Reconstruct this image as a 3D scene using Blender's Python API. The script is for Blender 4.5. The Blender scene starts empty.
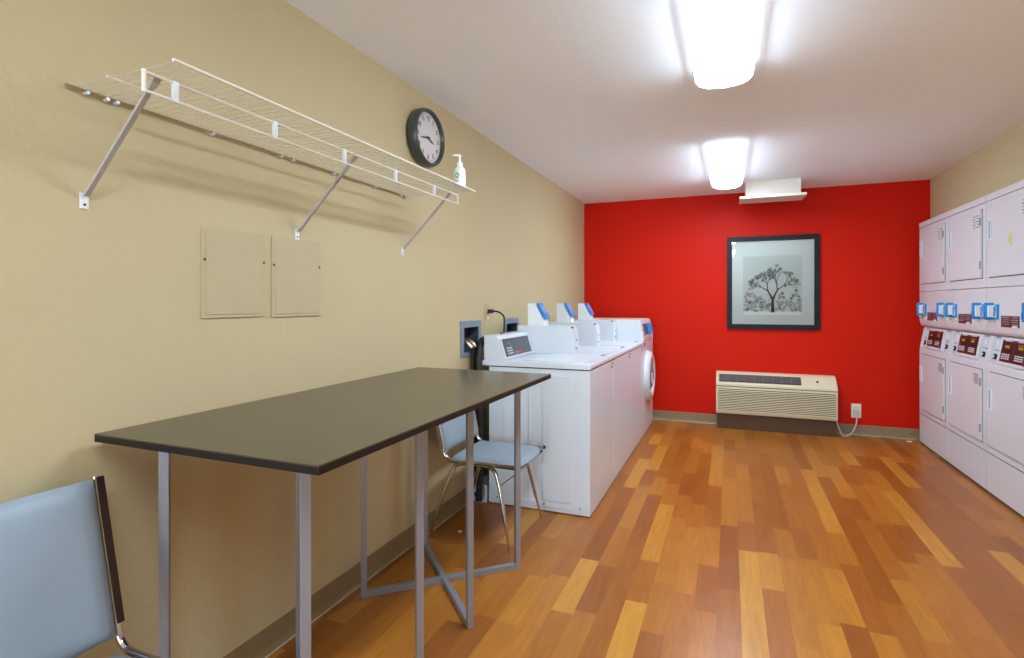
import bpy, bmesh, math, random
from mathutils import Vector, Matrix
random.seed(7)
S = bpy.context.scene
COL = S.collection
PI = math.pi

# ------------------------------------------------------------------ camera, world, exposure
cd = bpy.data.cameras.new('camera')
cam = bpy.data.objects.new('camera', cd); COL.objects.link(cam)
cam.location = (0, 0, 1.27)
cam.rotation_euler = (PI/2, 0, math.atan(218/539))
cd.sensor_width = 36.0; cd.lens = 36.0*539/1024
cd.shift_y = -26/1024
cd.clip_start = 0.02; cd.clip_end = 60
S.camera = cam
w = bpy.data.worlds.new('world'); S.world = w; w.use_nodes = True
w.node_tree.nodes['Background'].inputs[0].default_value = (0.82, 1.01, 1.18, 1)      # cool daylight fill, let in by the unseen window added behind the camera
w.node_tree.nodes['Background'].inputs[1].default_value = 10.5
pl = bpy.data.lights.new('fill_window_portal', 'AREA'); pl.shape = 'RECTANGLE'; pl.size = 1.5; pl.size_y = 2.1; pl.cycles.is_portal = True
po = bpy.data.objects.new('fill_window_portal', pl); COL.objects.link(po); po.location = (-.70, -3.11, 1.2); po.rotation_euler = (PI/2, 0, 0)
S.view_settings.view_transform = 'Standard'; S.view_settings.look = 'None'
S.view_settings.gamma = 1.0; S.view_settings.use_curve_mapping = False
S.view_settings.exposure = 0.3
LAMP = 28.0          # emission strength of every ceiling lamp's lens
LAMP_COL = (0.855, 1.05, 1.26)

# ------------------------------------------------------------------ materials
def s2l(c): return tuple(((v/255)/12.92 if v/255 <= .04045 else ((v/255+.055)/1.055)**2.4) for v in c)
def mat(name, rgb, rough=.5, metal=0., spec=.5, bump=0., bscale=200., emit=None, es=0., vary=0., vscale=6., coat=0., trans=0.):
    m = bpy.data.materials.new(name); m.use_nodes = True
    nt = m.node_tree; b = nt.nodes['Principled BSDF']
    col = s2l(rgb) + (1,)
    b.inputs['Base Color'].default_value = col
    b.inputs['Roughness'].default_value = rough
    b.inputs['Metallic'].default_value = metal
    b.inputs['Specular IOR Level'].default_value = spec
    b.inputs['Coat Weight'].default_value = coat
    b.inputs['Transmission Weight'].default_value = trans
    tc = nt.nodes.new('ShaderNodeTexCoord')
    if bump:
        n = nt.nodes.new('ShaderNodeTexNoise'); n.inputs['Scale'].default_value = bscale; n.inputs['Detail'].default_value = 3
        bp = nt.nodes.new('ShaderNodeBump'); bp.inputs['Strength'].default_value = bump; bp.inputs['Distance'].default_value = .004
        nt.links.new(tc.outputs['Object'], n.inputs['Vector']); nt.links.new(n.outputs['Fac'], bp.inputs['Height'])
        nt.links.new(bp.outputs['Normal'], b.inputs['Normal'])
    if vary:
        n = nt.nodes.new('ShaderNodeTexNoise'); n.inputs['Scale'].default_value = vscale; n.inputs['Detail'].default_value = 4
        nt.links.new(tc.outputs['Object'], n.inputs['Vector'])
        r = nt.nodes.new('ShaderNodeMapRange')
        r.inputs['From Min'].default_value = .3; r.inputs['From Max'].default_value = .7
        r.inputs['To Min'].default_value = 1-vary; r.inputs['To Max'].default_value = 1+vary
        nt.links.new(n.outputs['Fac'], r.inputs['Value'])
        mx = nt.nodes.new('ShaderNodeVectorMath'); mx.operation = 'SCALE'
        mx.inputs[0].default_value = col[:3]
        nt.links.new(r.outputs[0], mx.inputs['Scale']); nt.links.new(mx.outputs[0], b.inputs['Base Color'])
    if emit:
        b.inputs['Emission Color'].default_value = tuple(emit)+(1,); b.inputs['Emission Strength'].default_value = es
    return m

M = {}
M['beige'] = mat('beige_wall_paint', (198, 180, 139), .75, bump=.4, bscale=45, vary=.015, vscale=3)
M['beige_r'] = M['beige']
M['red'] = mat('red_wall_paint', (206, 28, 5), .5, bump=.25, bscale=60, spec=.12)
M['ceil'] = mat('ceiling_paint', (247, 249, 253), .8, bump=.4, bscale=70)
M['base'] = mat('vinyl_baseboard', (142, 120, 86), .45, vary=.03)
M['base_glint'] = mat('baseboard_highlight', (205, 190, 160), .6)  # pale strip paints the thin highlight along the foot of the baseboard
M['white_app'] = mat('white_enamel', (220, 225, 231), .28, coat=.2, vary=.01)
M['white_app2'] = mat('white_dryer_enamel', (219, 218, 222), .35, vary=.01)
M['seam'] = mat('dark_seam', (70, 66, 66), .8)
M['wire'] = mat('white_vinyl_wire', (232, 226, 212), .4)
M['wired'] = mat('cream_thin_wire', (196, 188, 172), .45)
M['clips'] = mat('pale_metal_clip', (200, 204, 206), .35, metal=.3)
M['clipw'] = mat('white_plastic', (236, 238, 240), .4)
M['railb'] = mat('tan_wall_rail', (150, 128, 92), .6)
M['pole'] = mat('grey_painted_pole', (182, 174, 166), .45, metal=.1)
M['leg'] = mat('silver_powder_coat', (158, 160, 170), .38, metal=.55)
M['top'] = mat('charcoal_brown_laminate', (78, 67, 48), .24, spec=.5, bump=.05, bscale=300, vary=.03, vscale=4)
M['edge'] = mat('black_brown_edge_band', (28, 19, 17), .45, spec=.3)
M['vinyl'] = mat('grey_blue_vinyl', (150, 164, 176), .42, bump=.12, bscale=500, vary=.03, vscale=9)
M['chrome'] = mat('chrome', (205, 200, 195), .16, metal=1.)
M['dark_refl'] = mat('chrome_dark_reflection', (52, 32, 32), .3, metal=.3)  # dark reflection in the chrome uprights, painted as brown
M['rubber'] = mat('black_rubber', (22, 20, 20), .55)
M['blkplas'] = mat('black_plastic', (26, 26, 28), .4)
M['blue'] = mat('bright_blue_plastic', (16, 138, 206), .35)
M['dblue'] = mat('deep_blue_plastic', (40, 80, 200), .35)
M['paleblue'] = mat('pale_screen', (170, 200, 230), .25)
M['lilac'] = mat('lilac_label', (150, 150, 225), .4)
M['disp'] = mat('dark_grey_panel', (66, 72, 80), .3)
M['orange'] = mat('orange_marking', (232, 84, 40), .5)
M['key'] = mat('pale_grey_keys', (214, 216, 214), .5)
M['green'] = mat('green_marking', (40, 160, 90), .5)
M['lcd'] = mat('olive_lcd', (150, 150, 50), .4)
M['maroon'] = mat('maroon_panel', (84, 26, 34), .35)
M['dmaroon'] = mat('dark_maroon_panel', (48, 22, 26), .35)
M['cream'] = mat('cream_plastic', (222, 208, 172), .5, vary=.01)
M['louvre_shade'] = mat('shaded_louvre_back', (58, 50, 42), .7)  # dark backing paints the shade between the louvres
M['grille'] = mat('grey_violet_grille', (110, 98, 98), .6)
M['sub'] = mat('dark_brown_sub_base', (84, 54, 30), .7)
M['ivory'] = mat('ivory_plate', (232, 222, 196), .45)
M['cord'] = mat('grey_cord', (196, 190, 184), .5)
M['galv'] = mat('grey_blue_box_plastic', (126, 138, 152), .5, vary=.05, vscale=30)
M['galvd'] = mat('dark_box_inside', (74, 84, 96), .6)
M['brass'] = mat('brass_fitting', (200, 180, 140), .3, metal=.9)
M['frame'] = mat('black_frame', (18, 13, 19), .5, spec=.3)
M['matb'] = mat('picture_mat', (204, 211, 204), .8)
M['print'] = mat('pale_print', (190, 197, 188), .8, vary=.04, vscale=8)
M['t1'] = mat('print_grey_light', (156, 158, 154), .8, vary=.25, vscale=60)
M['t2'] = mat('print_grey_mid', (122, 124, 122), .8, vary=.35, vscale=70)
M['t3'] = mat('print_black', (46, 46, 50), .8)
M['snow'] = mat('print_ground', (222, 226, 220), .8)
M['clockc'] = mat('dark_green_grey_case', (62, 68, 62), .3)
M['dial'] = mat('pale_dial', (216, 208, 206), .5)
M['ink'] = mat('black_ink', (24, 24, 24), .6)
M['bottle'] = mat('white_bottle', (232, 238, 238), .3)
M['yellow'] = mat('yellow_sticker', (228, 214, 150), .6)
M['greytext'] = mat('grey_print', (130, 126, 128), .6)
M['slotd'] = mat('blue_grey_recess', (150, 168, 200), .4)
M['colg'] = mat('pale_grey_meter', (206, 214, 220), .4)
M['glassd'] = mat('dark_porthole_glass', (120, 130, 140), .08, spec=.8)
M['paper'] = mat('white_paper', (235, 232, 225), .7)
M['diff'] = mat('lamp_lens', (250, 250, 250), .5, emit=LAMP_COL, es=LAMP)
M['diffs'] = mat('lamp_lens_side', (250, 250, 250), .5, emit=LAMP_COL, es=LAMP*.06)
M['lampm'] = mat('white_lamp_metal', (235, 235, 232), .45)
M['screw'] = mat('dark_screw', (60, 66, 60), .5, metal=.5)
M['ventc'] = mat('off_white_vent_paint', (226, 218, 204), .55)
M['panel'] = mat('painted_access_panel', (192, 174, 135), .6, bump=.2, bscale=60, vary=.02)

def pane_mat():
    m = bpy.data.materials.new('picture_glass'); m.use_nodes = True
    nt = m.node_tree; nt.nodes.clear()
    o = nt.nodes.new('ShaderNodeOutputMaterial'); mx = nt.nodes.new('ShaderNodeMixShader')
    t = nt.nodes.new('ShaderNodeBsdfTransparent'); g = nt.nodes.new('ShaderNodeBsdfGlossy')
    g.inputs['Roughness'].default_value = .03
    fr = nt.nodes.new('ShaderNodeFresnel'); fr.inputs['IOR'].default_value = 1.45
    nt.links.new(fr.outputs[0], mx.inputs[0]); nt.links.new(t.outputs[0], mx.inputs[1]); nt.links.new(g.outputs[0], mx.inputs[2])
    nt.links.new(mx.outputs[0], o.inputs[0]); return m
M['glass'] = pane_mat()

def floor_mat():
    m = bpy.data.materials.new('wood_strip_floor'); m.use_nodes = True
    nt = m.node_tree; b = nt.nodes['Principled BSDF']; L = nt.links.new
    def N(t, **k):
        n = nt.nodes.new(t)
        for a, v in k.items(): setattr(n, a, v)
        return n
    def math_(op, a, bb=None):
        n = N('ShaderNodeMath', operation=op)
        for i, v in enumerate((a, bb)):
            if v is None: continue
            if isinstance(v, (int, float)): n.inputs[i].default_value = v
            else: L(v, n.inputs[i])
        return n.outputs[0]
    tc = N('ShaderNodeTexCoord'); sp = N('ShaderNodeSeparateXYZ'); L(tc.outputs['Object'], sp.inputs[0])
    W, LEN = .091, .56
    xs = math_('DIVIDE', math_('ADD', sp.outputs['X'], 20.02), W); ix = math_('FLOOR', xs)
    wn = N('ShaderNodeTexWhiteNoise', noise_dimensions='1D'); L(ix, wn.inputs['W'])
    ys = math_('ADD', math_('DIVIDE', math_('ADD', sp.outputs['Y'], 20.0), LEN), math_('MULTIPLY', wn.outputs['Value'], 7.3))
    # slightly unequal strip lengths: warp y by a slow sine per row
    ys = math_('ADD', ys, math_('MULTIPLY', math_('SINE', math_('MULTIPLY', ys, 2.4)), .22))
    iy = math_('FLOOR', ys)
    cv = N('ShaderNodeCombineXYZ'); L(ix, cv.inputs[0]); L(iy, cv.inputs[1])
    w2 = N('ShaderNodeTexWhiteNoise', noise_dimensions='3D'); L(cv.outputs[0], w2.inputs['Vector'])
    ramp = N('ShaderNodeValToRGB'); L(w2.outputs['Value'], ramp.inputs[0])
    cr = ramp.color_ramp; cr.interpolation = 'LINEAR'
    stops = [(0, (142, 80, 27)), (.3, (156, 92, 31)), (.6, (166, 101, 34)), (.85, (177, 113, 39)), (1, (194, 134, 47))]
    cr.elements[0].position = 0; cr.elements[0].color = s2l(stops[0][1])+(1,)
    cr.elements[1].position = 1; cr.elements[1].color = s2l(stops[-1][1])+(1,)
    for p, c in stops[1:-1]:
        e = cr.elements.new(p); e.color = s2l(c)+(1,)
    # grain: stretched noise, offset by cell
    mp = N('ShaderNodeVectorMath', operation='MULTIPLY'); L(tc.outputs['Object'], mp.inputs[0]); mp.inputs[1].default_value = (26, 2.6, 1)
    ad = N('ShaderNodeVectorMath', operation='ADD'); L(mp.outputs[0], ad.inputs[0]); L(w2.outputs['Color'], ad.inputs[1])
    sc = N('ShaderNodeVectorMath', operation='SCALE'); L(w2.outputs['Color'], sc.inputs[0]); sc.inputs['Scale'].default_value = 40
    ad2 = N('ShaderNodeVectorMath', operation='ADD'); L(mp.outputs[0], ad2.inputs[0]); L(sc.outputs[0], ad2.inputs[1])
    gn = N('ShaderNodeTexNoise'); gn.inputs['Scale'].default_value = 1.0; gn.inputs['Detail'].default_value = 5; gn.inputs['Distortion'].default_value = 1.6
    L(ad2.outputs[0], gn.inputs['Vector'])
    mr = N('ShaderNodeMapRange'); L(gn.outputs['Fac'], mr.inputs['Value'])
    mr.inputs['From Min'].default_value = .3; mr.inputs['From Max'].default_value = .7
    mr.inputs['To Min'].default_value = .86; mr.inputs['To Max'].default_value = 1.12
    # seams
    fx = math_('FRACT', xs); fy = math_('FRACT', ys)
    ex = math_('MINIMUM', fx, math_('SUBTRACT', 1, fx)); ey = math_('MINIMUM', fy, math_('SUBTRACT', 1, fy))
    sx = math_('GREATER_THAN', ex, .009); sy = math_('GREATER_THAN', ey, .0018)
    sm = math_('ADD', math_('MULTIPLY', math_('MULTIPLY', sx, sy), .12), .88)
    k = math_('MULTIPLY', mr.outputs[0], sm)
    mul = N('ShaderNodeVectorMath', operation='SCALE'); L(ramp.outputs[0], mul.inputs[0]); L(k, mul.inputs['Scale'])
    L(mul.outputs[0], b.inputs['Base Color'])
    b.inputs['Roughness'].default_value = .3; b.inputs['Specular IOR Level'].default_value = .38
    r2 = N('ShaderNodeMapRange'); L(gn.outputs['Fac'], r2.inputs['Value']); r2.inputs['To Min'].default_value = .24; r2.inputs['To Max'].default_value = .38
    L(r2.outputs[0], b.inputs['Roughness'])
    return m
M['floor'] = floor_mat()

# ------------------------------------------------------------------ mesh builder
ORG = {}
class MB:
    def __init__(s): s.bm = bmesh.new(); s.mi = 0
    def m(s, i): s.mi = i; return s
    def face(s, pts):
        vs = [s.bm.verts.new(p) for p in pts]; f = s.bm.faces.new(vs); f.material_index = s.mi; return s
    def box(s, x0, x1, y0, y1, z0, z1, bev=0, seg=2):
        vs = [s.bm.verts.new((x, y, z)) for x in (x0, x1) for y in (y0, y1) for z in (z0, z1)]
        fs = []
        for q in ((0,1,3,2),(4,6,7,5),(0,4,5,1),(2,3,7,6),(0,2,6,4),(1,5,7,3)):
            f = s.bm.faces.new([vs[i] for i in q]); f.material_index = s.mi; fs.append(f)
        if bev:
            es = list({e for f in fs for e in f.edges})
            r = bmesh.ops.bevel(s.bm, geom=es, offset=bev, segments=seg, affect='EDGES', profile=.5)
            for f in r['faces']: f.material_index = s.mi
        return s
    def obox(s, c, ax, ay, az, hx, hy, hz, bev=0):
        """box about centre c with half sizes along the unit axes"""
        n0 = len(s.bm.verts)
        t = MB(); t.mi = s.mi; t.box(-hx, hx, -hy, hy, -hz, hz, bev)
        mt = Matrix((ax, ay, az)).transposed().to_4x4(); mt.translation = c
        t.bm.transform(mt); s.merge(t); return s
    def merge(s, t):
        me = bpy.data.meshes.new('tmp'); t.bm.to_mesh(me); s.bm.from_mesh(me); bpy.data.meshes.remove(me); t.bm.free(); return s
    def prism(s, prof, axis, a0, a1, bev=0, seg=2):
        """profile polygon extruded along an axis; prof in the other two axes (cyclic order x,y,z kept)"""
        def P(u, v, a):
            return {'x': (a, u, v), 'y': (u, a, v), 'z': (u, v, a)}[axis]
        A = [s.bm.verts.new(P(u, v, a0)) for u, v in prof]; B = [s.bm.verts.new(P(u, v, a1)) for u, v in prof]
        n = len(prof); fs = [s.bm.faces.new(A), s.bm.faces.new(B[::-1])]
        for i in range(n): fs.append(s.bm.faces.new([A[i], B[i], B[(i+1) % n], A[(i+1) % n]]))
        for f in fs: f.material_index = s.mi
        if bev:
            es = list({e for f in fs for e in f.edges})
            r = bmesh.ops.bevel(s.bm, geom=es, offset=bev, segments=seg, affect='EDGES', profile=.5)
            for f in r['faces']: f.material_index = s.mi
        return s
    def tube(s, pts, r, seg=10, cap=True):
        pts = [Vector(p) for p in pts]; rings = []
        rs = r if isinstance(r, (list, tuple)) else [r]*len(pts)
        t0 = (pts[1]-pts[0]).normalized()
        up = Vector((0, 0, 1)) if abs(t0.z) < .9 else Vector((0, 1, 0))
        u = t0.cross(up).normalized()
        for i, p in enumerate(pts):
            if i == 0: t = t0
            elif i == len(pts)-1: t = (pts[i]-pts[i-1]).normalized()
            else: t = ((pts[i]-pts[i-1]).normalized()+(pts[i+1]-pts[i]).normalized()).normalized()
            u = (u - t*u.dot(t)).normalized(); v = t.cross(u)
            rings.append([s.bm.verts.new(p + (u*math.cos(2*PI*k/seg)+v*math.sin(2*PI*k/seg))*rs[i]) for k in range(seg)])
        for a, b in zip(rings, rings[1:]):
            for k in range(seg):
                f = s.bm.faces.new([a[k], a[(k+1) % seg], b[(k+1) % seg], b[k]]); f.material_index = s.mi
        if cap:
            for q in (rings[0][::-1], rings[-1]):
                f = s.bm.faces.new(q); f.material_index = s.mi
        return s
    def lathe(s, prof, c, axis='z', seg=24):
        """prof: (radius, height) along the axis from centre c"""
        rings = []
        for r, h in prof:
            ring = []
            for k in range(seg):
                a = 2*PI*k/seg; ca, sa = math.cos(a)*max(r, 1e-5), math.sin(a)*max(r, 1e-5)
                p = {'z': (ca, sa, h), 'x': (h, ca, sa), 'y': (sa, h, ca)}[axis]
                ring.append(s.bm.verts.new((c[0]+p[0], c[1]+p[1], c[2]+p[2])))
            rings.append(ring)
        for a, b in zip(rings, rings[1:]):
            for k in range(seg):
                f = s.bm.faces.new([a[k], a[(k+1) % seg], b[(k+1) % seg], b[k]]); f.material_index = s.mi
        for q in (rings[0][::-1], rings[-1]):
            f = s.bm.faces.new(q); f.material_index = s.mi
        return s
    def text(s, body, size, c, ux, uy, depth=.0006):
        cu = bpy.data.curves.new('t', 'FONT'); cu.body = body; cu.size = size; cu.align_x = 'CENTER'; cu.align_y = 'CENTER'; cu.extrude = depth
        o = bpy.data.objects.new('t', cu); COL.objects.link(o)
        dg = bpy.context.evaluated_depsgraph_get(); dg.update()
        me = bpy.data.meshes.new_from_object(o.evaluated_get(dg))
        ux = Vector(ux); uy = Vector(uy); mt = Matrix((ux, uy, ux.cross(uy))).transposed().to_4x4(); mt.translation = c
        me.transform(mt)
        n0 = len(s.bm.faces); s.bm.from_mesh(me); s.bm.faces.ensure_lookup_table()
        for f in s.bm.faces[n0:]: f.material_index = s.mi
        bpy.data.meshes.remove(me); bpy.data.objects.remove(o); bpy.data.curves.remove(cu); return s
    def build(s, name, mats, parent=None, label=None, sharp=38):
        bm = s.bm
        bmesh.ops.recalc_face_normals(bm, faces=bm.faces[:])
        for f in bm.faces: f.smooth = True
        for e in bm.edges:
            if len(e.link_faces) == 2 and e.calc_face_angle(0) > math.radians(sharp): e.smooth = False
        if parent is not None: o0 = ORG[parent.name]
        else:
            xs = [v.co for v in bm.verts]
            o0 = Vector(((min(v.x for v in xs)+max(v.x for v in xs))/2, (min(v.y for v in xs)+max(v.y for v in xs))/2, min(v.z for v in xs)))
        bm.transform(Matrix.Translation(-o0))
        me = bpy.data.meshes.new(name); bm.to_mesh(me); bm.free()
        if not isinstance(mats, (list, tuple)): mats = [mats]
        for q in mats: me.materials.append(M[q])
        o = bpy.data.objects.new(name, me); COL.objects.link(o)
        if parent is not None: o.parent = parent
        else: o.location = o0
        ORG[o.name] = Vector(o0)
        wm = o.modifiers.new('normals', 'WEIGHTED_NORMAL'); wm.keep_sharp = True; wm.weight = 60
        if label: o['label'] = label
        return o
def tag(o, label, cat, group=None):
    o['label'] = label; o['category'] = cat
    if group: o['group'] = group
    return o
def thing(name, loc, label, cat, group=None):
    o = bpy.data.objects.new(name, None); o.empty_display_size = .1; COL.objects.link(o); o.location = loc
    ORG[o.name] = Vector(loc); return tag(o, label, cat, group)
def struct(o): o['kind'] = 'structure'; return o
def dup(root, loc, label, rz=None):
    r = root.copy(); COL.objects.link(r); r.location = loc; r['label'] = label
    if rz is not None: r.rotation_euler = (0, 0, rz)
    kids = [o for o in bpy.data.objects if o.parent == root]
    for ch in kids:
        subs = [o for o in bpy.data.objects if o.parent == ch]
        c = ch.copy(); COL.objects.link(c); c.parent = r
        for g in subs:
            d = g.copy(); COL.objects.link(d); d.parent = c
    return r
def arc(c, r, a0, a1, n, plane='xz', k=0):
    out = []
    for i in range(n+1):
        a = math.radians(a0+(a1-a0)*i/n); p, q = c[0]+r*math.cos(a), c[1]+r*math.sin(a)
        out.append((p, k, q) if plane == 'xz' else (k, p, q))
    return out

# ------------------------------------------------------------------ room shell
XL, XR, YB, YR, H = -1.555, 1.715, 6.06, -3.1, 2.41
DY0, DY1 = 3.862, 5.92          # dryer bank
holes = [(2.985, 3.265, .935, 1.152), (3.68, 3.96, .935, 1.152), (4.47, 4.75, .935, 1.152)]

struct(MB().box(XL-.1, XR+.75, YR-.1, YB+.1, -.08, 0).build('floor', 'floor'))
struct(MB().box(XL-.1, XR+.75, YR-.1, YB+.1, H, H+.08).build('ceiling', 'ceil'))
b = MB()
ys = [YR-.1]
for y0, y1, z0, z1 in holes:
    b.box(XL-.1, XL, ys[-1], y0, 0, H); b.box(XL-.1, XL, y0, y1, 0, z0); b.box(XL-.1, XL, y0, y1, z1, H); ys.append(y1)
b.box(XL-.1, XL, ys[-1], YB, 0, H)
bmesh.ops.remove_doubles(b.bm, verts=b.bm.verts[:], dist=1e-5)
struct(b.build('wall_left', 'beige'))
struct(MB().box(XL-.1, XR+.75, YB, YB+.1, 0, H).build('wall_back', 'red'))
wx0, wx1, wz0, wz1 = -1.45, .05, .15, 2.25      # unseen window added in the rear wall for cool fill light
struct(MB().box(XL, XR, YR-.1, YR, 0, wz0).box(XL, XR, YR-.1, YR, wz1, H).box(XL, wx0, YR-.1, YR, wz0, wz1).box(wx1, XR, YR-.1, YR, wz0, wz1).build('wall_rear', 'beige'))
wn_ = struct(MB().box(wx0, wx1, YR-.07, YR-.02, wz0, wz0+.05).box(wx0, wx1, YR-.07, YR-.02, wz1-.05, wz1).box(wx0, wx0+.05, YR-.07, YR-.02, wz0+.05, wz1-.05).box(wx1-.05, wx1, YR-.07, YR-.02, wz0+.05, wz1-.05)  .box(-.73, -.68, YR-.07, YR-.02, wz0+.05, wz1-.05).build('fill_window_1', 'lampm'))  # frame of the unseen window added for fill light
MB().box(wx0+.05, wx1-.05, YR-.047, YR-.043, wz0+.05, wz1-.05).build('fill_window_pane', 'glass', wn_)
b = MB()
b.box(XR, XR+.1, YR-.1, DY0-.02, 0, H); b.box(XR, XR+.1, DY1+.02, YB, 0, H)
b.box(XR, XR+.75, DY0-.02, DY1+.02, 2.0, H)
b.box(XR+.70, XR+.75, DY0-.02, DY1+.02, 0, 2.0)
b.box(XR+.1, XR+.75, DY0-.06, DY0-.02, 0, H); b.box(XR+.1, XR+.75, DY1+.02, DY1+.06, 0, H)
struct(b.build('wall_right', 'beige_r'))
# cove base: profile with toe
def cove(sgn, x):   # for walls along Y
    return [(x, 0.0), (x+sgn*.014, 0.0), (x+sgn*.008, .012), (x+sgn*.004, .03), (x+sgn*.004, .094), (x+sgn*.002, .098), (x, .098)]
struct(MB().prism(cove(1, XL), 'y', YR, YB-.001).m(1).box(XL+.014, XL+.018, YR, YB-.015, 0, .004).build('baseboard_left', ['base', 'base_glint']))
pf = [(YB-(u-XL), v) for u, v in cove(1, XL)]
struct(MB().prism(pf, 'x', XL+.004, XR-.001).m(1).box(XL+.015, 1.6, YB-.018, YB-.014, 0, .004).build('baseboard_back', ['base', 'base_glint']))
struct(MB().prism(cove(-1, XR), 'y', YR, DY0-.02).build('baseboard_right', 'base'))

# ------------------------------------------------------------------ ceiling lamps
def lamp(label):
    t = thing('ceiling_light', (-.028, 0, H), label, 'ceiling light', 'wraparound fluorescent ceiling lights')
    L = .61; z = H; x = -.028
    MB().box(x-.11, x+.11, -L+.01, L-.01, z-.028, z, .003).build('housing', 'lampm', t)
    prof = [(-.132, .004), (-.135, .03), (-.128, .056), (-.108, .078), (-.07, .092), (0, .098), (.07, .092), (.108, .078), (.128, .056), (.135, .03), (.132, .004)]
    b = MB().prism([(x+u, z-v) for u, v in prof], 'y', -L+.006, L-.006)
    b.bm.normal_update()
    bmesh.ops.recalc_face_normals(b.bm, faces=b.bm.faces[:])
    for f in b.bm.faces: f.material_index = 0 if f.normal.z < -.6 else 1     # the sides and ends of the lens glow dimmer than its underside
    b.build('lens', ['diff', 'diffs'], t, sharp=60)
    return t
l1 = lamp('big glowing white ceiling light cut off by the top of the frame'); l1.location.y = 2.20
l2 = dup(l1, (-.028, 4.70, H), 'smaller glowing white ceiling light near the red wall')
fill_lamp = dup(l1, (-.028, -.30, H), 'unseen glowing ceiling light added behind the camera to fill the room')  # extra lamp out of view, added to brighten the room

# ------------------------------------------------------------------ ceiling diffuser box near the red wall
t = thing('ceiling_vent', (.40, 5.78, H), 'white box vent with a flat deflector plate on the ceiling by the red wall', 'vent')
MB().box(.135, .60, 5.53, 5.80, H-.149, H, .004).build('duct_box', 'ventc', t)
MB().prism([(5.44, H-.172), (5.445, H-.150), (5.80, H-.150), (5.80, H-.160), (5.46, H-.176)], 'x', .085, .635).build('deflector_plate', 'ventc', t)

# ------------------------------------------------------------------ framed picture
t = thing('framed_picture', (.395, YB, 1.005), 'black-framed grey tree print with a wide white mat on the red wall', 'picture')
fx0, fx1, fz0, fz1, fw = -.03, .82, 1.003, 1.952, .05
b = MB()
for a in ((fx0, fx1, fz1-fw, fz1), (fx0, fx1, fz0, fz0+fw), (fx0, fx0+fw, fz0+fw, fz1-fw), (fx1-fw, fx1, fz0+fw, fz1-fw)):
    b.box(a[0], a[1], YB-.032, YB-.002, a[2], a[3], .002)
b.build('frame', 'frame', t)
mt_ = MB().box(fx0+fw, fx1-fw, YB-.014, YB-.006, fz0+fw, fz1-fw).build('mat_board', 'matb', t)
px0, px1, pz0, pz1 = .125, .665, 1.145, 1.75
b = MB().box(px0, px1, YB-.0155, YB-.0142, pz0, pz1)
yy = YB-.0158
R = random.Random(5)
def blob(cx, cz, r, m_, y):
    b.m(m_); n = 11; pts = []
    for k in range(n):
        a = 2*PI*k/n; q = r*R.uniform(.65, 1.2); pts.append((min(max(cx+q*math.cos(a), px0+.004), px1-.004), y, min(max(cz+q*math.sin(a), pz0+.03), pz1-.02)))
    b.face(pts)
b.m(4).box(px0+.002, px1-.002, yy-.0002, yy, pz0+.002, pz0+.04)
for i in range(170):    # far thicket, soft greys
    x = R.uniform(px0, px1); hh = .10+.10*abs(math.sin(x*9)) ; z = pz0+.04+R.uniform(0, hh)
    blob(x, z, R.uniform(.008, .020), R.choice((1, 1, 2)), yy-.0003-i*2e-7)
tips = []
def limb(x, z, a, l, w_, d):    # plain branching tree
    x2, z2 = x+l*math.cos(a), z+l*math.sin(a); nx, nz = -math.sin(a), math.cos(a); w2 = w_*.68
    b.m(3).face([(x+nx*w_, yy-.0006, z+nz*w_), (x2+nx*w2, yy-.0006, z2+nz*w2), (x2-nx*w2, yy-.0006, z2-nz*w2), (x-nx*w_, yy-.0006, z-nz*w_)])
    if d <= 3: tips.append((x2, z2))
    if d:
        for s in (-1, 0, 1):
            if s == 0 and d > 3: continue
            limb(x2, z2, a+s*R.uniform(.35, .62)+R.uniform(-.1, .1), l*R.uniform(.66, .84), w2*.85, d-1)
limb(.40, pz0+.03, PI/2, .13, .016, 5)
for i, (x, z) in enumerate(tips):
    if R.random() < .5: blob(x+R.uniform(-.01, .01), z+R.uniform(-.01, .01), R.uniform(.008, .018), R.choice((1, 2, 2)), yy-.00045-i*1e-7)
b.build('tree_print', ['print', 't1', 't2', 't3', 'snow'], t)
MB().box(fx0+fw-.004, fx1-fw+.004, YB-.022, YB-.020, fz0+fw-.004, fz1-fw+.004).build('glass_pane', 'glass', t)

# ------------------------------------------------------------------ through-wall air conditioner
t = thing('air_conditioner', (.41, YB, 0), 'cream louvred wall air conditioner low on the red wall', 'air conditioner')
ax0, ax1, yf = -.132, .943, 5.86
prof = [(YB-.002, .155), (yf, .155), (yf-.005, .17), (yf-.005, .455), (yf+.03, .485), (yf+.085, .535), (yf+.12, .556), (YB-.002, .562)]
b = MB()
b.prism(prof, 'x', ax0, ax1, .005)
b.build('cabinet', 'cream', t)
def onsl(u):   # along the sloped face
    p0, p1 = Vector((yf+.002, .461)), Vector((yf+.100, .545)); p = p0.lerp(p1, u); return p
n_ = Vector((-.084, .098)).normalized()
b = MB(); b.m(0)
gx0, gx1 = ax0+.03, ax0+.03+.74
p0, p1 = onsl(.15), onsl(.90)
def slab(b, x0, x1, p0, p1, h0, h1):
    q = [(p0.x+n_.x*h0, p0.y+n_.y*h0), (p1.x+n_.x*h0, p1.y+n_.y*h0), (p1.x+n_.x*h1, p1.y+n_.y*h1), (p0.x+n_.x*h1, p0.y+n_.y*h1)]
    b.prism(q, 'x', x0, x1)
slab(b, gx0, gx1, p0, p1, -.004, .0075)
b.m(1)
for k in range(10):
    x = gx0+(gx1-gx0)*k/9; slab(b, x-.003, x+.003, p0, p1, .007, .0105)
for k in range(1, 6):
    q0, q1 = p0.lerp(p1, k/6-.03), p0.lerp(p1, k/6+.03); slab(b, gx0, gx1, q0, q1, .007, .0095)
b.build('outlet_grille', ['seam', 'grille'], t)
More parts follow.
